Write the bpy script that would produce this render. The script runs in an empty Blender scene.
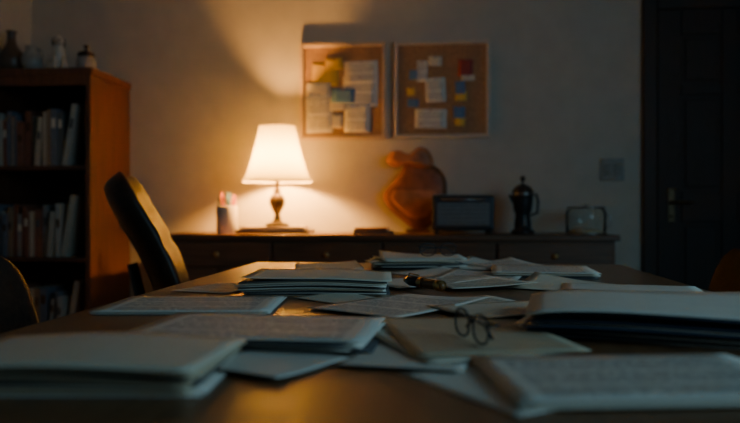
import bpy, bmesh, math, random
from mathutils import Vector, Matrix, noise
R = random.Random(7)
COL = bpy.context.scene.collection

# ---------------------------------------------------------------- materials
def new_mat(name):
    m = bpy.data.materials.new(name); m.use_nodes = True
    nt = m.node_tree; b = nt.nodes['Principled BSDF']
    return m, nt, b
def plain(name, col, rough=0.6, metal=0.0, var=0.12, scale=30, emis=None, coat=0, bump=0.0, trans=0, ior=1.45, spec=.5):
    m, nt, b = new_mat(name); N = nt.nodes; L = nt.links
    tc = N.new('ShaderNodeTexCoord'); nz = N.new('ShaderNodeTexNoise'); nz.inputs['Scale'].default_value = scale
    nz.inputs['Detail'].default_value = 4
    L.new(tc.outputs['Object'], nz.inputs['Vector'])
    rp = N.new('ShaderNodeValToRGB')
    rp.color_ramp.elements[0].position = .3; rp.color_ramp.elements[1].position = .7
    rp.color_ramp.elements[0].color = tuple(c*(1-var) for c in col)+(1,)
    rp.color_ramp.elements[1].color = tuple(min(1, c*(1+var)) for c in col)+(1,)
    L.new(nz.outputs['Fac'], rp.inputs['Fac']); L.new(rp.outputs['Color'], b.inputs['Base Color'])
    b.inputs['Roughness'].default_value = rough; b.inputs['Metallic'].default_value = metal
    b.inputs['Coat Weight'].default_value = coat; b.inputs['Transmission Weight'].default_value = trans
    b.inputs['IOR'].default_value = ior; b.inputs['Specular IOR Level'].default_value = spec
    if emis:
        b.inputs['Emission Color'].default_value = emis[0]+(1,); b.inputs['Emission Strength'].default_value = emis[1]
    if bump:
        bp = N.new('ShaderNodeBump'); bp.inputs['Strength'].default_value = bump; bp.inputs['Distance'].default_value = .004
        L.new(nz.outputs['Fac'], bp.inputs['Height']); L.new(bp.outputs['Normal'], b.inputs['Normal'])
    return m
def wood(name, c1, c2, rough=.4, axis='Y', coat=.0, scale=6):
    m, nt, b = new_mat(name); N = nt.nodes; L = nt.links
    tc = N.new('ShaderNodeTexCoord'); mp = N.new('ShaderNodeMapping')
    s = {'X': (.5, 8, 8), 'Y': (8, .5, 8), 'Z': (8, 8, .5)}[axis]
    mp.inputs['Scale'].default_value = s
    nz = N.new('ShaderNodeTexNoise'); nz.inputs['Scale'].default_value = scale; nz.inputs['Detail'].default_value = 8
    nz.inputs['Distortion'].default_value = .6
    rp = N.new('ShaderNodeValToRGB'); rp.color_ramp.elements[0].position = .3; rp.color_ramp.elements[1].position = .72
    rp.color_ramp.elements[0].color = c1+(1,); rp.color_ramp.elements[1].color = c2+(1,)
    L.new(tc.outputs['Object'], mp.inputs['Vector']); L.new(mp.outputs['Vector'], nz.inputs['Vector'])
    L.new(nz.outputs['Fac'], rp.inputs['Fac']); L.new(rp.outputs['Color'], b.inputs['Base Color'])
    mr = N.new('ShaderNodeMapRange'); mr.inputs['To Min'].default_value = rough*.85; mr.inputs['To Max'].default_value = rough*1.15
    L.new(nz.outputs['Fac'], mr.inputs['Value']); L.new(mr.outputs['Result'], b.inputs['Roughness'])
    b.inputs['Coat Weight'].default_value = coat; b.inputs['Coat Roughness'].default_value = .25
    return m
def text_mat(name, col, ink=(.06, .06, .065), lines=24, mode='text'):
    m, nt, b = new_mat(name); N = nt.nodes; L = nt.links
    uv = N.new('ShaderNodeUVMap'); uv.uv_map = 'UVMap'
    sp = N.new('ShaderNodeSeparateXYZ'); L.new(uv.outputs['UV'], sp.inputs['Vector'])
    def M(op, a, bb=None):
        n = N.new('ShaderNodeMath'); n.operation = op
        for i, x in enumerate((a, bb)):
            if x is None: continue
            if isinstance(x, (int, float)): n.inputs[i].default_value = x
            else: L.new(x, n.inputs[i])
        return n.outputs[0]
    u, v = sp.outputs['X'], sp.outputs['Y']
    vl = M('MULTIPLY', v, lines)
    line = M('LESS_THAN', M('FRACT', vl), .45)
    row = M('FLOOR', vl)
    cb = N.new('ShaderNodeCombineXYZ'); L.new(M('MULTIPLY', u, 38), cb.inputs[0]); L.new(M('MULTIPLY', row, 7.31), cb.inputs[1])
    nz = N.new('ShaderNodeTexNoise'); nz.inputs['Scale'].default_value = 1; nz.inputs['Detail'].default_value = 1
    L.new(cb.outputs[0], nz.inputs['Vector'])
    word = M('GREATER_THAN', nz.outputs['Fac'], .41)
    par = M('GREATER_THAN', M('MODULO', row, 7), .5)
    mk = M('MULTIPLY', M('GREATER_THAN', u, .1), M('LESS_THAN', u, .9))
    mk2 = M('MULTIPLY', M('GREATER_THAN', v, .08), M('LESS_THAN', v, .92))
    f = M('MULTIPLY', M('MULTIPLY', M('MULTIPLY', line, word), par), M('MULTIPLY', mk, mk2))
    f = M('MULTIPLY', f, .8)
    mx = N.new('ShaderNodeMix'); mx.data_type = 'RGBA'
    mx.inputs[6].default_value = col+(1,); mx.inputs[7].default_value = ink+(1,)
    L.new(f, mx.inputs[0]); L.new(mx.outputs[2], b.inputs['Base Color'])
    b.inputs['Roughness'].default_value = .6
    return m
def thin_glass(name, tint=(.93, .96, .95), blend=.3):
    m = bpy.data.materials.new(name); m.use_nodes = True; nt = m.node_tree; N = nt.nodes; L = nt.links; N.clear()
    o = N.new('ShaderNodeOutputMaterial'); t = N.new('ShaderNodeBsdfTransparent'); g = N.new('ShaderNodeBsdfGlossy')
    t.inputs['Color'].default_value = tint+(1,); g.inputs['Roughness'].default_value = .08
    f = N.new('ShaderNodeLayerWeight'); f.inputs['Blend'].default_value = blend
    nz = N.new('ShaderNodeTexNoise'); nz.inputs['Scale'].default_value = 20
    ad = N.new('ShaderNodeMath'); ad.operation = 'MULTIPLY_ADD'; ad.inputs[1].default_value = .05
    L.new(nz.outputs['Fac'], ad.inputs[0]); L.new(f.outputs['Fresnel'], ad.inputs[2])
    mx = N.new('ShaderNodeMixShader'); L.new(ad.outputs[0], mx.inputs[0]); L.new(t.outputs[0], mx.inputs[1]); L.new(g.outputs[0], mx.inputs[2])
    L.new(mx.outputs[0], o.inputs[0]); return m

M_wall = plain('wall_paint', (.52, .495, .43), .85, var=.05, scale=9, bump=.25)
M_ceil = plain('ceiling_paint', (.30, .28, .25), .9, var=.03)
M_floor = wood('floor_wood', (.05, .028, .016), (.11, .06, .035), .5, 'Y')
M_trim = wood('trim_wood', (.026, .014, .009), (.046, .024, .015), .62, 'Z')
M_door = wood('door_wood', (.017, .010, .008), (.032, .019, .013), .65, 'Z')
M_table = wood('table_wood', (.13, .06, .026), (.235, .115, .05), .34, 'Y', coat=.2)
M_cred = wood('credenza_wood', (.095, .045, .022), (.18, .085, .04), .42, 'X')
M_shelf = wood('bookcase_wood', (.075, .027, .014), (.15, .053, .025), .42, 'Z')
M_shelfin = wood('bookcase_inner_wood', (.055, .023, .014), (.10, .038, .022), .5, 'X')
M_brass = plain('aged_brass', (.6, .38, .14), .32, 1.0)
M_dbrass = plain('dull_brass', (.12, .08, .045), .5, .9)
M_bronze = plain('dark_bronze', (.06, .038, .026), .36, .5)
M_black = plain('black_plastic', (.02, .02, .022), .38)
M_amber = plain('amber_resin', (.22, .1, .035), .25)
M_steel = plain('brushed_steel', (.35, .35, .36), .35, 1.0)
M_dsteel = plain('dark_steel', (.09, .09, .1), .35, .9)
M_leather = plain('black_leather', (.036, .02, .013), .42, var=.3, scale=60, bump=.15, spec=.35)
M_leather2 = plain('brown_leather', (.028, .015, .010), .75, var=.25, scale=50, bump=.15, spec=.2)
M_saddle = plain('tan_leather', (.46, .18, .075), .5, var=.3, scale=14, bump=.15)
M_saddle2 = plain('tan_leather_dark', (.26, .095, .04), .5, var=.3, scale=14, bump=.15)
M_glass = thin_glass('clear_glass', blend=.12)
M_screen = plain('oven_window', (.2, .21, .215), .35, var=.1)
M_ceramic = plain('white_ceramic', (.62, .57, .48), .3, var=.04)
M_bceramic = plain('grey_ceramic', (.34, .33, .30), .3, var=.2, scale=12)
M_dceramic = plain('dark_ceramic', (.10, .07, .05), .35)
M_cork = plain('cork', (.36, .21, .11), .9, var=.35, scale=120, bump=.4)
M_frame = wood('frame_wood', (.50, .38, .25), (.64, .5, .34), .4, 'X')
M_alum = wood('frame_wood_pale', (.52, .46, .37), (.62, .55, .45), .4, 'X')
M_pw = plain('paper_white', (.76, .72, .64), .65, var=.03)
M_pc = plain('paper_cream', (.72, .64, .51), .65, var=.03)
M_man = plain('folder_manila', (.56, .46, .32), .6, var=.05)
M_gray = plain('folder_grey', (.09, .09, .095), .55, var=.05)
M_blue = plain('folder_blue', (.06, .09, .14), .55, var=.05)
M_txt = text_mat('printed_page', (.76, .72, .64))
M_txt2 = text_mat('printed_page_cream', (.73, .66, .54), lines=22)
M_note = text_mat('pinned_page', (.85, .81, .72), lines=16)
M_ny = plain('note_yellow', (.80, .53, .08), .7, var=.04)
M_nb = plain('note_blue', (.1, .22, .44), .7, var=.04)
M_nr = plain('note_red', (.36, .06, .05), .7, var=.04)
M_no = plain('note_orange', (.75, .22, .06), .7, var=.04)
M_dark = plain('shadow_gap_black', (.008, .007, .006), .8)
M_switch = plain('switch_plastic', (.2, .18, .15), .4)
M_bulb = plain('bulb_glow', (1, .8, .5), .5, var=0, emis=((1.0, .44, .09), 3300))
def shade_mat():
    m = bpy.data.materials.new('lampshade_fabric'); m.use_nodes = True
    nt = m.node_tree; N = nt.nodes; L = nt.links; N.clear()
    o = N.new('ShaderNodeOutputMaterial'); t = N.new('ShaderNodeBsdfTranslucent'); d = N.new('ShaderNodeBsdfDiffuse')
    mx = N.new('ShaderNodeMixShader'); mx.inputs[0].default_value = .58
    tc = N.new('ShaderNodeTexCoord'); w = N.new('ShaderNodeTexNoise'); w.inputs['Scale'].default_value = 90
    rp = N.new('ShaderNodeValToRGB'); rp.color_ramp.elements[0].color = (.36, .34, .165, 1); rp.color_ramp.elements[1].color = (.41, .39, .19, 1)
    L.new(tc.outputs['Object'], w.inputs['Vector']); L.new(w.outputs['Fac'], rp.inputs['Fac'])
    L.new(rp.outputs['Color'], t.inputs['Color']); L.new(rp.outputs['Color'], d.inputs['Color'])
    L.new(t.outputs[0], mx.inputs[1]); L.new(d.outputs[0], mx.inputs[2]); L.new(mx.outputs[0], o.inputs[0])
    return m
M_shade = shade_mat()

# ---------------------------------------------------------------- builder
class MB:
    def __init__(s, name):
        s.name = name; s.bm = bmesh.new(); s.uv = s.bm.loops.layers.uv.new('UVMap'); s.mats = []
    def mi(s, m):
        if m not in s.mats: s.mats.append(m)
        return s.mats.index(m)
    def merge(s, t, mat, M=None, smooth=False):
        i = s.mi(mat)
        for f in t.faces: f.material_index = i; f.smooth = smooth
        if M is not None: t.transform(M)
        me = bpy.data.meshes.new('tmp'); t.to_mesh(me); t.free()
        s.bm.from_mesh(me); bpy.data.meshes.remove(me)
    def box(s, c, size, mat, rz=0, bev=0, seg=2, M=None, rx=0, ry=0, smooth=False):
        t = bmesh.new(); bmesh.ops.create_cube(t, size=1)
        t.transform(Matrix.Diagonal((size[0], size[1], size[2], 1)))
        if bev: bmesh.ops.bevel(t, geom=t.edges[:], offset=bev, segments=seg, affect='EDGES', profile=.5)
        X = Matrix.Translation(c) @ Matrix.Rotation(rz, 4, 'Z') @ Matrix.Rotation(ry, 4, 'Y') @ Matrix.Rotation(rx, 4, 'X')
        if M is not None: X = M @ X
        s.merge(t, mat, X, smooth)
    def lathe(s, prof, c, mat, seg=36, M=None, smooth=True, closed=False):
        t = bmesh.new(); rings = []
        for r, z in prof:
            if r < 1e-6: rings.append([t.verts.new((0, 0, z))])
            else: rings.append([t.verts.new((r*math.cos(2*math.pi*k/seg), r*math.sin(2*math.pi*k/seg), z)) for k in range(seg)])
        prs = list(zip(rings, rings[1:]))
        if closed: prs.append((rings[-1], rings[0]))
        for a, b in prs:
            for k in range(seg):
                k2 = (k+1) % seg
                if len(a) == 1 and len(b) == 1: continue
                if len(a) == 1: t.faces.new((a[0], b[k], b[k2]))
                elif len(b) == 1: t.faces.new((a[k], b[0], a[k2]))
                else: t.faces.new((a[k], b[k], b[k2], a[k2]))
        bmesh.ops.recalc_face_normals(t, faces=t.faces[:])
        X = Matrix.Translation(c)
        if M is not None: X = M @ X
        s.merge(t, mat, X, smooth)
    def tube(s, pts, r, mat, seg=10, M=None, close=False):
        pts = [Vector(p) for p in pts]; n = len(pts)
        rr = r if isinstance(r, (list, tuple)) else [r]*n
        t = bmesh.new(); rings = []
        up = Vector((0, 0, 1))
        prev = None
        for i, p in enumerate(pts):
            if close: d = pts[(i+1) % n]-pts[i-1]
            else: d = pts[min(i+1, n-1)]-pts[max(i-1, 0)]
            d.normalize()
            a = prev if prev is not None else (up if abs(d.z) < .9 else Vector((1, 0, 0)))
            x = (a-d*a.dot(d)); x.normalize(); prev = x; y = d.cross(x)
            rings.append([t.verts.new(p+x*rr[i]*math.cos(2*math.pi*k/seg)+y*rr[i]*math.sin(2*math.pi*k/seg)) for k in range(seg)])
        prs = list(zip(rings, rings[1:]))
        if close: prs.append((rings[-1], rings[0]))
        for a, b in prs:
            for k in range(seg): t.faces.new((a[k], a[(k+1) % seg], b[(k+1) % seg], b[k]))
        if not close: t.faces.new(rings[0][::-1]); t.faces.new(rings[-1])
        bmesh.ops.recalc_face_normals(t, faces=t.faces[:])
        s.merge(t, mat, M, True)
    def ball(s, c, r, mat, M=None, rot=None):
        t = bmesh.new(); bmesh.ops.create_uvsphere(t, u_segments=20, v_segments=14, radius=1)
        X = Matrix.Translation(c)
        if rot is not None: X = X @ rot
        X = X @ Matrix.Diagonal((r[0], r[1], r[2], 1))
        if M is not None: X = M @ X
        s.merge(t, mat, X, True)
    def sheet(s, w, d, c, rz, mat, zf=None, th=.0006, nx=12, ny=12):
        i = s.mi(mat); zf = zf or (lambda u, v: 0); cr, sr = math.cos(rz), math.sin(rz)
        top, bot = [], []
        for a in range(nx+1):
            ta, tb = [], []
            for b in range(ny+1):
                u, v = a/nx, b/ny; x, y = (u-.5)*w, (v-.5)*d
                X, Y = c[0]+x*cr-y*sr, c[1]+x*sr+y*cr; z = c[2]+zf(u, v)
                ta.append((s.bm.verts.new((X, Y, z+th)), u, v)); tb.append((s.bm.verts.new((X, Y, z)), u, v))
            top.append(ta); bot.append(tb)
        def F(q, m=True):
            f = s.bm.faces.new([k[0] for k in q]); f.material_index = i; f.smooth = m
            for l, k in zip(f.loops, q): l[s.uv].uv = (k[1], k[2])
        for a in range(nx):
            for b in range(ny):
                F((top[a][b], top[a+1][b], top[a+1][b+1], top[a][b+1]))
                F((bot[a][b], bot[a][b+1], bot[a+1][b+1], bot[a+1][b]))
        for a in range(nx):
            F((bot[a][0], bot[a+1][0], top[a+1][0], top[a][0]), False); F((bot[a+1][ny], bot[a][ny], top[a][ny], top[a+1][ny]), False)
        for b in range(ny):
            F((bot[0][b+1], bot[0][b], top[0][b], top[0][b+1]), False); F((bot[nx][b], bot[nx][b+1], top[nx][b+1], top[nx][b]), False)
    def pillow(s, outline, th, mat, M=None, rings=6, sub=4, bend=None):
        n = len(outline); P = []
        for i in range(n):
            p0, p1, p2, p3 = [Vector(outline[(i+k) % n]) for k in (-1, 0, 1, 2)]
            for j in range(sub):
                t = j/sub
                P.append(.5*((2*p1)+(-p0+p2)*t+(2*p0-5*p1+4*p2-p3)*t*t+(-p0+3*p1-3*p2+p3)*t**3))
        c = sum(P, Vector((0, 0)))/len(P); t = bmesh.new()
        for sgn in (1, -1):
            prev = None
            for r in range(rings+1):
                k = 1-r/rings*.97
                h = th*math.sqrt(max(0, 1-k**5))
                ring = []
                for p in P:
                    q = c+(p-c)*k; y = -sgn*h+(bend(q.x, q.y) if bend else 0)
                    ring.append(t.verts.new((q.x, y, q.y)))
                if prev:
                    for a in range(len(P)):
                        b = (a+1) % len(P); t.faces.new((prev[a], prev[b], ring[b], ring[a]))
                prev = ring
            t.faces.new(prev)
        bmesh.ops.remove_doubles(t, verts=t.verts[:], dist=1e-5)
        bmesh.ops.recalc_face_normals(t, faces=t.faces[:])
        s.merge(t, mat, M, True)
    def cushion(s, path, W, T, mat, M=None, wrap=.05, ns=28, nt=20, corner=.25, seams=0, both=True):
        path = [Vector(p) for p in path]; m = len(path)
        def P(q):
            q = q*(m-1); i = min(int(q), m-2); t = q-i
            p0 = path[max(i-1, 0)]; p1 = path[i]; p2 = path[i+1]; p3 = path[min(i+2, m-1)]
            return .5*((2*p1)+(-p0+p2)*t+(2*p0-5*p1+4*p2-p3)*t*t+(-p0+3*p1-3*p2+p3)*t**3)
        t = bmesh.new(); G = {}
        for sg in (1, -1):
            for a in range(ns+1):
                q = a/ns; q = .5-.5*math.cos(math.pi*q)
                p = P(q); e = .01; tg = (P(min(1, q+e))-P(max(0, q-e))).normalized(); nrm = Vector((tg.y, -tg.x))
                w = W*.5
                dtop = (1-q)/corner; dbot = q/(corner*.7)
                for dd in (dtop, dbot):
                    if dd < 1: w *= (1-(1-dd)**3*.38)
                for b in range(nt+1):
                    v = -math.cos(math.pi*b/nt)
                    h = T*.5*max(0, (1-abs(v)**5))**.5*max(0, (1-abs(2*q-1)**9))**.5
                    if seams and sg > 0:
                        h *= 1-.22*max(0, math.cos(2*math.pi*q*seams))**10
                    off = sg*h + wrap*v*v
                    G[sg, a, b] = t.verts.new((p.x+nrm.x*off, v*w, p.y+nrm.y*off))
            for a in range(ns):
                for b in range(nt): t.faces.new((G[sg, a, b], G[sg, a+1, b], G[sg, a+1, b+1], G[sg, a, b+1]))
        bmesh.ops.remove_doubles(t, verts=t.verts[:], dist=1e-5)
        bmesh.ops.recalc_face_normals(t, faces=t.faces[:])
        s.merge(t, mat, M, True)
    def done(s, loc=(0, 0, 0), rz=0):
        me = bpy.data.meshes.new(s.name); s.bm.to_mesh(me); s.bm.free()
        for m in s.mats: me.materials.append(m)
        o = bpy.data.objects.new(s.name, me); COL.objects.link(o); o.location = loc; o.rotation_euler = (0, 0, rz)
        return o

# ---------------------------------------------------------------- room
YW, XL, XR, YF, H = 4.85, -2.87, 2.75, -2.4, 2.75
def wall(name, c, size, mat=M_wall):
    m = MB(name); m.box((0, 0, 0), size, mat); return m.done(c)
wall('floor', ((XL+XR)/2, (YW+YF)/2, -.05), (XR-XL+.4, YW-YF+.4, .1), M_floor)
wall('ceiling', ((XL+XR)/2, (YW+YF)/2, H+.05), (XR-XL+.4, YW-YF+.4, .1), M_ceil)
wall('wall_back', ((XL+XR)/2, YW+.06, H/2), (XR-XL+.24, .12, H))
wall('wall_left', (XL-.06, (YW+YF)/2, H/2), (.12, YW-YF, H))
wall('wall_front', ((XL+XR)/2, YF-.06, H/2), (XR-XL+.24, .12, H))
m = MB('wall_right')
wy0, wy1, wz0, wz1 = -1.1, 1.7, 1.0, 2.45
for a, b, c, d in ((YF, wy0, 0, H), (wy1, YW, 0, H), (wy0, wy1, 0, wz0), (wy0, wy1, wz1, H)):
    m.box((XR+.06, (a+b)/2, (c+d)/2), (.12, b-a, d-c), M_wall)
m.done()
m = MB('window_1'); M_winframe = plain('window_frame_paint', (.5, .5, .48), .5)
for y in (wy0+.03, (wy0+wy1)/2, wy1-.03): m.box((XR+.06, y, (wz0+wz1)/2), (.06, .06, wz1-wz0), M_winframe, bev=.005)
for z in (wz0+.03, wz1-.03): m.box((XR+.06, (wy0+wy1)/2, z), (.06, wy1-wy0, .06), M_winframe, bev=.005)
m.done()
def bb(name, x0, x1):
    m = MB(name); m.box(((x0+x1)/2, YW-.009, .055), (x1-x0, .018, .11), M_trim, bev=.004); m.done()
bb('baseboard_back', XL, 1.32)
m = MB('baseboard_left'); m.box((XL+.009, 1.0, .055), (.018, 6.5, .11), M_trim, bev=.004); m.done()
m = MB('baseboard_right'); m.box((XR-.009, 1.2, .055), (.018, 7.2, .11), M_trim, bev=.004); m.done()

# door
DX0, DX1, DT = 1.415, 2.315, 2.24
m = MB('trim_1')
m.box((DX0-.045, YW-.02, (DT+.09)/2), (.09, .04, DT+.09), M_trim, bev=.008)
m.box((DX1+.045, YW-.02, (DT+.09)/2), (.09, .04, DT+.09), M_trim, bev=.008)
m.box(((DX0+DX1)/2, YW-.02, DT+.045), (DX1-DX0, .04, .09), M_trim, bev=.008)
m.done()
m = MB('door_1')
yd = YW-.012
m.box(((DX0+DX1)/2, yd, DT/2), (DX1-DX0-.01, .02, DT-.01), M_door)
sw = .15; cx = (DX0+DX1)/2
xs = [(DX0, DX0+sw), (cx-.05, cx+.05), (DX1-sw, DX1)]
for a, b in xs: m.box(((a+b)/2, yd-.016, DT/2), (b-a-.004, .018, DT-.01), M_door, bev=.004)
for z0, z1 in ((0, .24), (.86, 1.06), (1.68, 1.75), (2.07, DT)):
    for a, b in ((xs[0][1], xs[1][0]), (xs[1][1], xs[2][0])):
        m.box(((a+b)/2, yd-.016, (z0+z1)/2), (b-a, .018, z1-z0-.006), M_door, bev=.004)
for z0, z1 in ((.24, .86), (1.06, 1.68), (1.75, 2.07)):
    for a, b in ((xs[0][1], xs[1][0]), (xs[1][1], xs[2][0])):
        m.box(((a+b)/2, yd-.012, (z0+z1)/2), (b-a-.05, .016, z1-z0-.05), M_door, bev=.007)
hx = DX0+.085
m.box((hx, yd-.028, .97), (.045, .008, .22), M_dbrass, bev=.004)
m.tube([(hx, yd-.03, .99), (hx, yd-.075, .99)], .011, M_dbrass)
m.tube([(hx, yd-.075, .99), (hx+.05, yd-.078, .992), (hx+.12, yd-.07, .985)], [.011, .009, .007], M_dbrass)
m.lathe([(0, 0), (.009, 0), (.009, .01), (0, .01)], (0, 0, 0), M_dbrass, M=Matrix.Translation((hx, yd-.03, .90)) @ Matrix.Rotation(math.pi/2, 4, 'X'))
m.done()

# switch
m = MB('light_switch')
m.box((1.135, YW-.005, 1.205), (.155, .01, .145), M_switch, bev=.003)
for dx in (-.036, .036):
    m.box((1.135+dx, YW-.012, 1.205), (.045, .008, .075), M_switch, bev=.002, rx=.08)
    for dz in (-.055, .055): m.ball((1.135+dx, YW-.0105, 1.205+dz), (.004, .002, .004), M_steel)
m.done()

# corkboards
def board(x0, x1, z0, z1, notes, frame, fw=.026):
    m = MB('cork_board'); D = .042; w, h = x1-x0, z1-z0
    cx, cz = (x0+x1)/2, (z0+z1)/2
    m.box((cx, YW-.012, cz), (w-.02, .02, h-.02), M_cork)
    for x in (x0+fw/2, x1-fw/2): m.box((x, YW-.001-D/2, cz), (fw, D, h), frame, bev=.004)
    for z in (z0+fw/2, z1-fw/2): m.box((cx, YW-.001-D/2, z), (w-2*fw, D, fw), frame, bev=.004)
    k = 0
    for (a, b, c, d, mat, rot) in notes:
        k += 1
        nx, nz = x0+w*(a+c)/2, z1-h*(b+d)/2; nw, nh = w*(c-a), h*(d-b)
        X = Matrix.Translation((nx, YW-.0225-.0012*k, nz)) @ Matrix.Rotation(rot, 4, 'Y') @ Matrix.Rotation(math.pi/2, 4, 'X')
        s2 = MB('t'); s2.sheet(nw, nh, (0, 0, 0), 0, mat, lambda u, v: .004*(1-v)**2, nx=4, ny=6)
        s2.bm.transform(X)
        i = m.mi(mat)
        for f in s2.bm.faces: f.material_index = i
        me = bpy.data.meshes.new('x'); s2.bm.to_mesh(me); s2.bm.free(); m.bm.from_mesh(me); bpy.data.meshes.remove(me)
        m.ball((nx, YW-.028-.0012*k, nz+nh*.42), (.006, .006, .006), M_nr if k % 2 else M_nb)
    return m.done()
board(-.935, -.349, 1.415, 2.07, [
    (.14, .2, .45, .44, M_ny, .05), (.52, .19, .91, .42, M_note, -.02), (.5, .34, .91, .66, M_note, .02),
    (.07, .5, .38, .93, M_note, -.03), (.37, .47, .64, .62, M_nb, .04), (.35, .56, .54, .70, M_pc, -.05), (.52, .63, .82, .93, M_note, .02), (.08, .41, .36, .53, M_pc, .03), (.3, .16, .5, .28, M_ny, -.06), (.38, .74, .5, .88, M_pc, .06)], M_frame)
board(-.2945, .344, 1.42, 2.07, [
    (.24, .2, .35, .42, M_note, .03), (.33, .38, .54, .63, M_note, -.04), (.22, .7, .55, .9, M_note, .02), (.36, .16, .5, .26, M_pc, .05),
    (.67, .2, .82, .38, M_nr, .05), (.64, .42, .74, .55, M_nb, -.05), (.64, .52, .76, .62, M_ny, .04), (.16, .3, .24, .4, M_nb, .1),
    (.14, .48, .22, .56, M_ny, -.1), (.14, .6, .26, .68, M_nb, .06), (.62, .68, .74, .8, M_nb, .03), (.64, .78, .74, .88, M_ny, .1), (.7, .36, .84, .42, M_pc, 0)], M_alum)

# ---------------------------------------------------------------- credenza
CT = .79
m = MB('credenza'); X0, X1, Y0, Y1 = -1.74, 1.07, 4.35, 4.84
m.box(((X0+X1)/2, (Y0+Y1)/2, CT-.0175), (X1-X0, Y1-Y0, .035), M_cred, bev=.006)
m.box(((X0+X1)/2, (Y0+Y1)/2+.01, .43), (X1-X0-.05, Y1-Y0-.04, .648), M_cred)
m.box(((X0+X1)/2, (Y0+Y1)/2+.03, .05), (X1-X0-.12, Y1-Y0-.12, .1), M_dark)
nd = 4; w = (X1-X0-.07)/nd
for k in range(nd):
    xc = X0+.035+w*(k+.5)
    m.box((xc, Y0+.012, .665), (w-.015, .02, .15), M_cred, bev=.005)
    m.lathe([(0, 0), (.008, 0), (.008, .012), (.017, .02), (.014, .03), (0, .032)], (0, 0, 0), M_brass, seg=16,
            M=Matrix.Translation((xc, Y0+.003, .665)) @ Matrix.Rotation(math.pi/2, 4, 'X'))
    for q in (-1, 1):
        m.box((xc+q*w/4, Y0+.012, .345), (w/2-.015, .02, .46), M_cred, bev=.005)
        m.box((xc+q*w/4, Y0+.001, .345), (w/2-.11, .012, .36), M_cred, bev=.005)
        m.ball((xc+q*.03, Y0-.008, .40), (.011, .011, .011), M_brass)
m.done()

# books under lamp
m = MB('book_stack')
def book(m, c, s, cover, rz=0, M=None):
    m.box((c[0], c[1], c[2]), (s[0]-.008, s[1]-.006, s[2]-.005), M_pc, rz=rz, M=M)
    for q in (-1, 1): m.box((c[0], c[1], c[2]+q*(s[2]/2-.0015)), (s[0], s[1], .003), cover, rz=rz, M=M)
    X = Matrix.Translation(c) @ Matrix.Rotation(rz, 4, 'Z')
    if M is not None: X = M @ X
    m.box((-s[0]*0, -s[1]/2+.0015, 0), (s[0], .003, s[2]), cover, M=X)
book(m, (-1.04, 4.58, CT+.012), (.46, .30, .022), M_dceramic)
book(m, (-1.05, 4.58, CT+.034), (.40, .26, .02), M_man, .04)
m.done()
LZ = CT+.045
# lamp
m = MB('table_lamp'); LX, LY = -1.036, 4.58
m.lathe([(0, 0), (.075, 0), (.078, .008), (.072, .016), (.05, .022), (.03, .034), (.02, .05), (.024, .06), (.016, .07), (.02, .085),
         (.038, .115), (.05, .145), (.052, .165), (.044, .19), (.026, .208), (.018, .216), (.024, .224), (.024, .232), (.012, .242), (.011, .30), (.018, .305), (.018, .36), (.01, .365), (0, .365)], (LX, LY, LZ), M_bronze)
sb, st = 1.125, 1.48
prof = []
for k in range(17):
    t = k/16; r = .230+(.116-.230)*(t**.64); prof.append((r, sb+(st-sb)*t))
m.lathe(prof, (LX, LY, 0), M_shade, seg=64)
for r, z in ((.230, sb), (.116, st)):
    m.tube([(LX+r*math.cos(a*math.pi/24), LY+r*math.sin(a*math.pi/24), z) for a in range(48)], .004, M_pc, seg=6, close=True)
for a in range(3):
    an = a*2*math.pi/3+.3
    m.tube([(LX, LY, st-.02), (LX+.112*math.cos(an), LY+.112*math.sin(an), st-.005)], .0015, M_brass, seg=6)
for sgn in (-1, 1):
    m.tube([(LX+sgn*.012, LY, LZ+.31), (LX+sgn*.05, LY, LZ+.42), (LX+sgn*.05, LY, LZ+.52), (LX, LY, LZ+.62)], .0016, M_brass, seg=6)
m.lathe([(0, 0), (.009, .004), (.011, .014), (.005, .022), (.003, .03), (0, .032)], (LX, LY, st-.02), M_brass, seg=14)
m.done()
m = MB('light_bulb')
m.lathe([(0, 0), (.012, 0), (.013, .02), (.024, .045), (.03, .065), (.028, .085), (.016, .1), (0, .105)], (LX, LY, LZ+.366), M_bulb, seg=20)
m.done()

# pencil cup
m = MB('pencil_cup'); px, py = -1.345, 4.5
m.lathe([(0, 0), (.062, 0), (.066, .006), (.068, .17), (.066, .175), (.062, .17), (.06, .01), (0, .01)], (px, py, CT), M_ceramic)
for k, c in enumerate((M_nr, M_no, M_nb, M_no, M_black, M_nr, M_nb)):
    a = k*.9; bx, by = .02*math.cos(a), .02*math.sin(a); tx, ty = .05*math.cos(a), .05*math.sin(a); hh = .215+.014*(k % 4)
    m.tube([(px+bx, py+by, CT+.012), (px+tx, py+ty, CT+hh)], .009, c, seg=8)
    m.tube([(px+tx, py+ty, CT+hh), (px+tx*1.08, py+ty*1.08, CT+hh+.02)], [.009, .002], c, seg=8)
m.done()

m = MB('notebook'); book(m, (-.40, 4.50, CT+.0105), (.25, .2, .02), M_dceramic, .05); book(m, (-.41, 4.50, CT+.03), (.2, .15, .018), M_saddle2, -.05); m.done()

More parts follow.
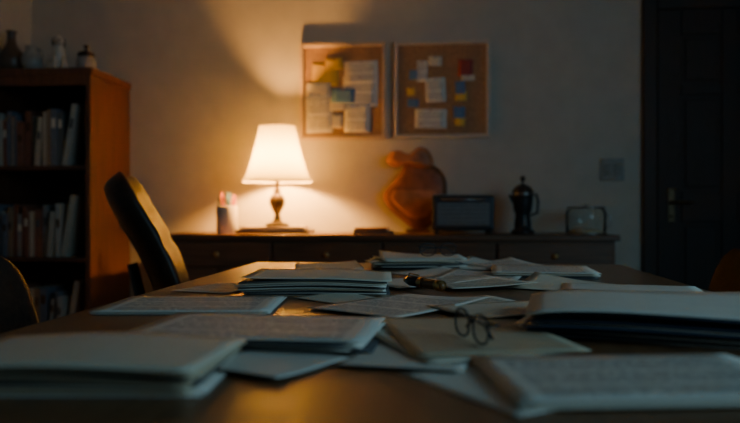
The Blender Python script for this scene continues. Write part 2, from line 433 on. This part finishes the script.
# saddle
m = MB('leather_saddle')
def px2(pts): return [((x-415)/150., (230-y)/152.) for x, y in pts]
body = px2([(408, 158), (401, 168), (393, 179), (385, 188), (383, 196), (388, 205), (396, 213), (406, 221), (415, 228), (423, 229), (431, 222), (440, 214), (444, 204), (446, 190), (445, 176), (438, 166), (424, 160)])
cap = px2([(387, 160), (390, 150), (399, 148), (409, 152), (418, 145), (427, 147), (432, 155), (432, 164), (421, 166), (408, 162), (397, 165)])
flap = px2([(403, 172), (391, 186), (391, 196), (399, 206), (411, 215), (424, 216), (435, 207), (440, 190), (437, 176), (424, 167), (412, 167)])
SM = Matrix.Translation((-.15, 4.745, CT+.002))
m.pillow(body, .018, M_saddle2, M=SM, bend=lambda x, z: .2*x*x)
m.pillow(flap, .010, M_saddle, M=SM @ Matrix.Translation((0, -.016, 0)), bend=lambda x, z: .2*x*x-.012*math.sin(z*14))
m.pillow(cap, .04, M_saddle, M=SM @ Matrix.Translation((0, -.015, 0)))
m.box((-.15+.02, 4.75, CT+.012), (.16, .10, .024), M_cred, bev=.004)
m.done()

# toaster oven
m = MB('toaster_oven'); tx, ty = .152, 4.52
m.box((tx, ty, CT+.13), (.38, .22, .215), M_black, bev=.012, seg=3)
m.box((tx, ty, CT+.24), (.36, .20, .008), M_steel, bev=.003)
m.box((tx-.0, ty-.113, CT+.135), (.355, .008, .185), M_dsteel, bev=.003)
m.box((tx-.0, ty-.118, CT+.125), (.315, .006, .135), M_screen, bev=.002)
for k in range(5): m.box((tx, ty-.122, CT+.075+k*.025), (.30, .003, .004), M_dsteel)
m.tube([(tx-.13, ty-.118, CT+.212), (tx-.13, ty-.14, CT+.212), (tx+.13, ty-.14, CT+.212), (tx+.13, ty-.118, CT+.212)], .006, M_steel, seg=8)
for k in (-1, 1):
    for l in (-1, 1): m.lathe([(0, 0), (.014, 0), (.016, .024), (0, .024)], (tx+k*.16, ty+l*.08, CT), M_black, seg=14)
for k in range(6): m.box((tx+.192, ty-.06+k*.025, CT+.16), (.003, .01, .06), M_dsteel)
m.done()

# coffee maker
m = MB('coffee_maker'); cx, cy = .525, 4.55; kk = .84; kz = 1.06
m.lathe([(r_*kk, z_*kz) for r_, z_ in [(0, 0), (.085, 0), (.088, .012), (.08, .022), (.062, .03), (.062, .06), (.060, .075), (.054, .10), (.054, .12), (.066, .14), (.074, .19), (.076, .24),
         (.08, .245), (.078, .255), (.06, .275), (.035, .288), (.01, .294), (.008, .308), (.018, .316), (.021, .328), (.014, .34), (0, .343)]], (cx, cy, CT), M_black)
m.lathe([(.076*kk, 0), (.081*kk, .004), (.081*kk, .012), (.076*kk, .016)], (cx, cy, CT+.24), M_steel)
m.tube([(cx+.055, cy, CT+.24), (cx+.085, cy, CT+.245), (cx+.095, cy, CT+.2), (cx+.088, cy, CT+.13), (cx+.045, cy, CT+.115)], [.008, .009, .009, .008, .006], M_black)
m.tube([(cx-.05, cy, CT+.20), (cx-.068, cy, CT+.225), (cx-.082, cy, CT+.245)], [.016, .011, .008], M_black)
m.done()

# glass jar
m = MB('glass_storage_jar'); gx, gy = .905, 4.53
m.lathe([(0, .001), (.11, .001), (.12, .008), (.122, .13), (.112, .15), (.109, .156)], (gx, gy, CT), M_glass)
m.lathe([(.112, 0), (.124, 0), (.124, .008), (.112, .008)], (gx, gy, CT+.001), M_steel, closed=True)
m.lathe([(.104, .0), (.112, 0), (.116, .006), (.112, .012), (.104, .012)], (gx, gy, CT+.157), M_steel, closed=True)
m.lathe([(.103, .006), (.06, .010), (0, .012)], (gx, gy, CT+.158), M_glass)
m.lathe([(0, 0), (.008, 0), (.014, .008), (.009, .014), (0, .016)], (gx, gy, CT+.169), M_steel, seg=16)
m.lathe([(0, 0), (.104, 0), (.106, .016), (.09, .024), (.05, .03), (0, .032)], (gx, gy, CT+.005), M_man)
m.tube([(gx+.12, gy, CT+.12), (gx+.145, gy, CT+.115), (gx+.145, gy, CT+.05), (gx+.12, gy, CT+.04)], .005, M_steel, seg=8)
m.done()

# ---------------------------------------------------------------- bookcase
BX0, BX1, BY0, BY1, BH = -2.85, -2.14, 4.27, 4.845, 1.80
m = MB('bookcase')
for x in (BX0+.0175, BX1-.0175): m.box((x, (BY0+BY1)/2, BH/2), (.035, BY1-BY0, BH), M_shelf, bev=.004)
m.box(((BX0+BX1)/2-.0, (BY0+BY1)/2-.005, BH-.0), (BX1-BX0+.03, BY1-BY0+.0, .05), M_shelf, bev=.01)
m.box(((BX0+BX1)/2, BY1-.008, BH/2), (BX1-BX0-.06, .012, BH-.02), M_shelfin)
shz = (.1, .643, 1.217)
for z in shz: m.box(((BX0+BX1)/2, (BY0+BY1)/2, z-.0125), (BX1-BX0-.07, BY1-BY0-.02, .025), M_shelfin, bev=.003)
m.box(((BX0+BX1)/2, BY0+.02, .035), (BX1-BX0-.07, .02, .07), M_shelf)
m.box(((BX0+BX1)/2, BY0+.014, BH-.05), (BX1-BX0-.07, .02, .07), M_shelf, bev=.003)
m.done()
bc = [plain('book_cover_%d' % i, c, .55, var=.08) for i, c in enumerate([(.12, .15, .19), (.22, .23, .23), (.42, .40, .35), (.2, .08, .05), (.1, .12, .12), (.42, .38, .3), (.14, .17, .21), (.26, .18, .11)])]
m = MB('books')
for z in shz:
    x = BX0+.05; gap_at = R.uniform(.3, .42); gl = False
    while x < BX1-.12:
        t = R.uniform(.018, .045); h = R.uniform(.27, .36); d = R.uniform(.2, .27); c = R.choice(bc)
        lean = 0; last = False
        if x > BX1-.22: lean = .17; t = .035; h = .39; last = True
        elif not gl and x-BX0 > gap_at: lean = .08; gl = True; x += .012
        X = Matrix.Translation((x+t/2+h/2*math.sin(lean), BY0+.035+d/2+R.uniform(0, .05), z+.0005+(t*.5*math.sin(lean))+h/2*math.cos(lean))) @ Matrix.Rotation(lean, 4, 'Y')
        m.box((0, .002, 0), (t-.006, d-.006, h-.008), M_pc, M=X)
        for q in (-1, 1): m.box((q*(t/2-.0015), 0, 0), (.003, d, h), c, M=X)
        m.box((0, -d/2, 0), (t, .004, h), c, M=X, bev=.0015)
        if R.random() < .5: m.box((0, -d/2-.0022, h*R.uniform(.1, .3)), (t*.7, .001, h*.16), R.choice([M_pc, M_dbrass, M_gray]), M=X)
        if last: break
        x += t+R.uniform(.0005, .003)+(h*math.sin(lean) if lean else 0)
m.done()
BT = BH+.0255
m = MB('bottle_vase')
m.lathe([(0, 0), (.05, 0), (.07, .02), (.082, .07), (.075, .12), (.045, .165), (.028, .20), (.026, .25), (.036, .27), (.032, .272), (.022, .25), (.022, .2), (0, .19)], (-2.75, 4.42, BT), M_dceramic)
m.done()
m = MB('ceramic_jug')
m.lathe([(0, 0), (.035, 0), (.05, .02), (.066, .055), (.064, .09), (.045, .12), (.034, .14), (.040, .165), (.036, .165), (.03, .14), (0, .13)], (-2.60, 4.40, BT), M_bceramic)
m.tube([(-2.56, 4.40, BT+.145), (-2.53, 4.40, BT+.14), (-2.522, 4.40, BT+.10), (-2.538, 4.40, BT+.065)], .007, M_bceramic, seg=8)
m.done()
m = MB('dog_figurine')
fx, fy = -2.43, 4.42; FM = Matrix.Translation((fx, fy, BT)) @ Matrix.Rotation(math.radians(-60), 4, 'Z') @ Matrix.Scale(1.25, 4)
def rx(a): return Matrix.Rotation(a, 4, 'Y')
m.ball((-.02, 0, .045), (.05, .04, .045), M_ceramic, FM)
m.ball((.01, 0, .08), (.035, .032, .06), M_ceramic, FM, rx(.25))
m.tube([(.015, 0, .1), (.025, 0, .145)], [.026, .02], M_ceramic, M=FM)
m.ball((.035, 0, .155), (.03, .026, .026), M_ceramic, FM)
m.ball((.063, 0, .147), (.019, .014, .013), M_ceramic, FM)
m.ball((.08, 0, .15), (.005, .006, .005), M_black, FM)
for q in (-1, 1):
    m.ball((.025, q*.027, .15), (.012, .006, .022), M_dceramic, FM)
    m.ball((.056, q*.013, .163), (.004, .004, .004), M_black, FM)
    m.tube([(.03, q*.02, .075), (.038, q*.02, .03), (.042, q*.02, .008), (.058, q*.02, .007)], [.013, .01, .009, .008], M_ceramic, M=FM)
    m.ball((-.005, q*.035, .025), (.035, .014, .024), M_ceramic, FM); m.ball((.02, q*.036, .009), (.022, .01, .009), M_ceramic, FM)
m.tube([(-.06, 0, .02), (-.085, .01, .03), (-.095, .02, .055)], [.008, .006, .003], M_ceramic, M=FM)
m.done()
m = MB('lidded_jar')
m.lathe([(0, 0), (.05, 0), (.058, .01), (.060, .07), (.05, .085), (.045, .09), (0, .09)], (-2.235, 4.40, BT), M_bceramic)
m.lathe([(0, 0), (.05, 0), (.054, .008), (.05, .025), (.03, .036), (.01, .042), (.008, .052), (.018, .062), (.018, .074), (0, .08)], (-2.235, 4.40, BT+.09), M_bronze)
m.done()

# ---------------------------------------------------------------- table
TT = .75; TX0, TX1, TY0, TY1 = -.65, .62, .42, 2.52
m = MB('conference_table')
m.box(((TX0+TX1)/2, (TY0+TY1)/2, TT-.02), (TX1-TX0, TY1-TY0, .04), M_table, bev=.009, seg=3)
for x in (TX0+.09, TX1-.09): m.box((x, (TY0+TY1)/2, TT-.08), (.025, TY1-TY0-.2, .08), M_table)
for y in (TY0+.09, TY1-.09): m.box(((TX0+TX1)/2, y, TT-.08), (TX1-TX0-.2, .025, .08), M_table)
for x in (TX0+.09, TX1-.09):
    for y in (TY0+.09, TY1-.09): m.box((x, y, (TT-.04)/2), (.07, .07, TT-.04), M_table, bev=.006)
m.done()

# ---------------------------------------------------------------- chairs
def office_chair(loc, rz):
    m = MB('office_chair')
    m.cushion([(-.16, .50), (-.185, .62), (-.245, .77), (-.33, .92), (-.40, 1.055)], .52, .10, M_leather, wrap=.06, corner=.3, seams=4)
    m.cushion([(.20, .46), (.1, .475), (-.1, .47), (-.22, .465)][::-1], .50, .1, M_leather, wrap=.0, corner=.2)
    m.tube([(-.1, 0, .40), (-.22, 0, .41), (-.28, 0, .55), (-.32, 0, .72)], .022, M_black)
    m.box((0, 0, .405), (.26, .22, .03), M_black, bev=.008)
    m.lathe([(.0, .1), (.035, .1), (.035, .25), (.02, .255), (.02, .4), (0, .4)], (0, 0, 0), M_dsteel, seg=20)
    for k in range(5):
        a = k*2*math.pi/5+.3; c, s = math.cos(a), math.sin(a)
        m.tube([(0, 0, .12), (.15*c, .15*s, .105), (.29*c, .29*s, .075)], [.028, .022, .015], M_black)
        m.tube([(.29*c, .29*s, .08), (.29*c, .29*s, .05)], .007, M_dsteel, seg=8)
        for q in (-1, 1):
            X = Matrix.Translation((.29*c-s*.014*q, .29*s+c*.014*q, .0285)) @ Matrix.Rotation(a, 4, 'Z') @ Matrix.Rotation(math.pi/2, 4, 'X')
            m.lathe([(0, -.009), (.024, -.009), (.028, -.005), (.028, .005), (.024, .009), (0, .009)], (0, 0, 0), M_black, seg=18, M=X)
    return m.done(loc, rz)
def side_chair(loc, rz, mat, top=.80):
    m = MB('side_chair')
    m.cushion([(-.19, .47), (-.215, .58), (-.245, .69), (-.28, top)], .48, .07, mat, wrap=.06, corner=.42)
    m.cushion([(-.22, .44), (0, .45), (.24, .44)], .48, .08, mat, wrap=0, corner=.2)
    for q in (-1, 1):
        m.tube([(.19, q*.19, .41), (.21, q*.2, 0)], [.02, .013], M_trim); m.tube([(-.18, q*.19, .42), (-.24, q*.2, 0)], [.02, .013], M_trim)
        m.tube([(-.18, q*.17, .42), (-.235, q*.17, .55)], .014, M_trim)
    m.box((0, 0, .405), (.38, .38, .03), M_trim, bev=.006)
    return m.done(loc, rz)
office_chair((-.925, 2.90, 0), math.radians(17))
side_chair((-.87, 1.58, 0), math.radians(4), M_leather, .80)
side_chair((.675, 2.12, 0), math.radians(180), M_leather2, .80)

# ---------------------------------------------------------------- papers
def curl(kind, amp, seed=0):
    rr = random.Random(seed); ph = rr.uniform(0, 6); e = .0008
    def f(u, v):
        w = e*(1+math.sin(3*u+ph)*math.cos(2.5*v+ph))
        if kind == 'tl': q = max(0, (1-u)+v-1.15)
        elif kind == 'tr': q = max(0, u+v-1.15)
        elif kind == 'bl': q = max(0, (1-u)+(1-v)-1.15)
        elif kind == 'br': q = max(0, u+(1-v)-1.15)
        elif kind == 'l': q = max(0, .5-u)*1.6
        elif kind == 'r': q = max(0, u-.5)*1.6
        elif kind == 'f': q = max(0, .5-v)*1.6
        else: q = 0
        return w+amp*q*q
    return f
def stack(name, x, y, rz, w, d, n, mats, top, t=.002, jit=.005, jr=.02, fan=0, fdir='r', seed=1, kind=None, amp=.01, z0=0, vary=0):
    rr = random.Random(seed); m = MB(name)
    fn = {'r': lambda u, v: u, 'l': lambda u, v: 1-u, 'b': lambda u, v: v, 'f': lambda u, v: 1-v, 'm': lambda u, v: math.sin(math.pi*u), 'ml': lambda u, v: math.sin(math.pi*u**.55)}[fdir]
    acc = 0
    for k in range(n):
        last = k == n-1
        acc += fan*(1/n if not vary else (rr.choice([0, 0, 1, 2.6])/n))
        zc = curl(kind, amp, seed) if last and kind else None
        zf = lambda u, v, fr=acc, zc=zc: fr*fn(u, v)**1.3*(.75+.25*v) + (zc(u, v) if zc else 0)
        m.sheet(w*(1 if last else rr.uniform(.95, 1.0)), d*(1 if last else rr.uniform(.93, 1.0)),
                (rr.uniform(-jit, jit), rr.uniform(-jit, jit), TT+.0006+z0+k*t), rr.uniform(-jr, jr), top if last else rr.choice(mats), zf, th=(.0007 if last else t*rr.uniform(.3, .6)), nx=14, ny=6)
    return m.done((x, y, 0), rz)
def loose(x, y, rz, mat, w=.21, d=.297, lev=1, kind='tr', amp=.012, seed=1):
    m = MB('paper_sheet'); m.sheet(w, d, (0, 0, TT+.0004+.0011*lev), 0, mat, curl(kind, amp, seed), th=.0004); return m.done((x, y, 0), rz)
r = math.radians
W = [M_pw, M_pw, M_pc]
stack('document_stack', -.275, 1.63, r(4), .32, .25, 15, [M_pw, M_gray, M_pc, M_gray, M_man], M_pc, t=.0021, jit=.010, jr=.04, seed=3, kind='l', amp=.014, fan=.009, fdir='m', vary=1)
stack('document_stack', -.07, 2.32, r(8), .27, .2, 12, W+[M_blue, M_gray, M_gray], M_pw, t=.003, jit=.02, jr=.14, seed=5, kind='tl', amp=.02)
stack('document_stack', .30, 2.10, r(-4), .28, .28, 7, W+[M_gray], M_txt, t=.0024, jit=.010, jr=.04, seed=6)
stack('folder_stack', .345, 1.125, r(-14), .38, .27, 18, [M_pw, M_blue, M_pw, M_gray, M_blue, M_pw, M_gray], M_pw, t=.002, jit=.02, jr=.10, fan=.014, fdir='ml', seed=37, kind='tr', amp=.02, vary=1)
stack('document_stack', .205, .776, r(10), .31, .205, 5, [M_pw, M_pc], M_txt, t=.0013, jit=.004, jr=.02, seed=12, z0=.0025)
stack('document_stack', -.25, 1.0, r(-3), .33, .215, 10, [M_pw, M_pw, M_gray], M_txt, t=.0019, jit=.014, jr=.07, seed=14)
stack('document_stack', -.455, 1.32, r(5), .31, .23, 5, [M_pw], M_txt, t=.0015, jit=.006, jr=.03, seed=16)
stack('folder_stack', -.385, .762, r(2), .30, .20, 14, [M_man, M_pc, M_pw, M_gray], M_pc, t=.0018, jit=.012, jr=.05, fan=.008, fdir='m', seed=19, kind='br', amp=.006, vary=1)
loose(-.354, 2.30, r(12), M_pc, lev=1, seed=2)
loose(-.33, 2.10, r(-20), M_txt2, w=.15, d=.2, lev=3, seed=3)
loose(.13, 2.37, r(-30), M_pw, lev=2, kind='tl', amp=.03, seed=4)
loose(.22, 2.38, r(25), M_txt, lev=4, kind='tr', amp=.02, seed=5)
loose(.02, 2.05, r(40), M_pw, lev=1, seed=6)
loose(.12, 1.98, r(-12), M_txt, lev=3, kind='l', seed=7)
loose(-.04, 1.80, r(-50), M_pw, lev=5, seed=8)
loose(.08, 1.78, r(20), M_txt2, lev=7, kind='br', seed=9)
loose(.33, 1.72, r(62), M_pc, lev=2, kind='tr', seed=10, amp=.03)
loose(.43, 1.66, r(80), M_pw, lev=4, kind='l', seed=11)
loose(-.07, 1.36, r(-35), M_txt, lev=3, kind='tr', seed=12)
loose(.08, 1.36, r(28), M_txt2, lev=1, kind='bl', seed=13)
loose(.16, 1.30, r(-62), M_pc, lev=5, kind='r', seed=14)
loose(.045, 1.02, r(14), M_man, lev=7, w=.22, d=.3, kind='tl', amp=.004, seed=15)
loose(.03, 1.0, r(24), M_pc, lev=5, w=.22, d=.29, kind='tl', amp=.002, seed=25)
loose(-.03, .90, r(-10), M_pw, lev=1, w=.15, d=.19, kind='f', seed=16, amp=.004)
loose(-.20, .83, r(-25), M_pw, lev=2, w=.14, d=.14, kind='f', seed=17, amp=.004)
loose(.09, .77, r(35), M_pw, lev=0, w=.19, d=.2, kind='f', seed=18, amp=.0)
loose(-.50, 1.64, r(-15), M_txt, lev=1, w=.15, d=.2, seed=19)
loose(-.20, 1.46, r(50), M_pc, lev=1, w=.12, d=.16, seed=20)

# pen
m = MB('fountain_pen')
PM = Matrix.Translation((-.03, 1.60, TT+.0215)) @ Matrix.Rotation(r(122), 4, 'Z') @ Matrix.Rotation(math.pi/2, 4, 'Y') @ Matrix.Scale(1.2, 4)
m.lathe([(0, -.065), (.006, -.063), (.0085, -.05), (.009, -.01), (.0095, 0), (0, 0)], (0, 0, 0), M_amber, seg=18, M=PM)
m.lathe([(.0098, 0), (.0105, .002), (.0105, .014), (.0098, .016)], (0, 0, 0), M_brass, seg=18, M=PM)
m.lathe([(0, .0), (.0098, 0), (.0098, .05), (.007, .062), (0, .064)], (0, 0, 0), M_black, seg=18, M=PM)
m.lathe([(0, .064), (.006, .064), (.0055, .07), (0, .071)], (0, 0, 0), M_brass, seg=18, M=PM)
m.lathe([(.0070, -.062), (.0098, -.060), (.0098, -.045), (.009, -.043)], (0, 0, 0), M_brass, seg=18, M=PM)
m.tube([(-.0105, 0, .058), (-.0135, 0, .055), (-.0125, 0, .02)], .0014, M_brass, seg=6, M=PM)
m.done()

M_glass2 = thin_glass('lens_glass', (.97, .98, .98))
def glasses(x, y, z, rz, tilt=0, sc=1):
    m = MB('eyeglasses')
    G = Matrix.Translation((x, y, z)) @ Matrix.Rotation(rz, 4, 'Z') @ Matrix.Rotation(tilt, 4, 'X') @ Matrix.Scale(sc, 4)
    for q in (-1, 1):
        pts = []
        for k in range(28):
            a = 2*math.pi*k/28; ca, sa = math.cos(a), math.sin(a)
            pts.append((q*.034+.026*math.copysign(abs(ca)**.8, ca), 0, .022+.0195*math.copysign(abs(sa)**.8, sa)))
        m.tube(pts, .0017, M_black, seg=8, M=G, close=True)
        t = bmesh.new(); vs = [t.verts.new((p[0], .0, p[2])) for p in pts]; t.faces.new(vs); m.merge(t, M_glass2, G)
        arm = [(q*.062, 0, .032), (q*.066, .006, .032), (q*.058, .012+.004*q, .031), (-q*.03, .012+.004*q, .026), (-q*.055, .012+.004*q, .012)]
        m.tube(arm, [.002, .002, .0018, .0018, .0025], M_black, seg=8, M=G)
    m.tube([(-.009, 0, .026), (0, -.002, .030), (.009, 0, .026)], .0019, M_black, seg=8, M=G)
    m.done()
glasses(.043, .95, TT+.0105, r(-70), sc=.92)
glasses(.0, 2.28, TT+.038, r(20))

# ---------------------------------------------------------------- lights
def area(name, loc, target, size, energy, col):
    l = bpy.data.lights.new(name, 'AREA'); l.shape = 'RECTANGLE'; l.size, l.size_y = size; l.energy = energy; l.color = col
    o = bpy.data.objects.new(name, l); COL.objects.link(o); o.location = loc
    o.rotation_euler = (Vector(target)-Vector(loc)).to_track_quat('-Z', 'Y').to_euler(); return o
area('window_daylight', (XR-.02, .3, 1.73), (-1, 1.9, .9), (2.6, 1.35), 33, (.40, .77, 1.0))
w = bpy.data.worlds.new('dusk'); bpy.context.scene.world = w; w.use_nodes = True
bg = w.node_tree.nodes['Background']; bg.inputs[0].default_value = (.12, .2, .3, 1); bg.inputs[1].default_value = .3

# ---------------------------------------------------------------- camera
cd = bpy.data.cameras.new('camera'); cam = bpy.data.objects.new('camera', cd); COL.objects.link(cam)
cam.location = (0, 0, .93); cam.rotation_euler = (math.pi/2, 0, math.radians(5.4))
cd.lens = 35; cd.sensor_width = 36; cd.clip_start = .02
cd.dof.use_dof = True; cd.dof.focus_distance = 1.6; cd.dof.aperture_fstop = 2.5
bpy.context.scene.camera = cam
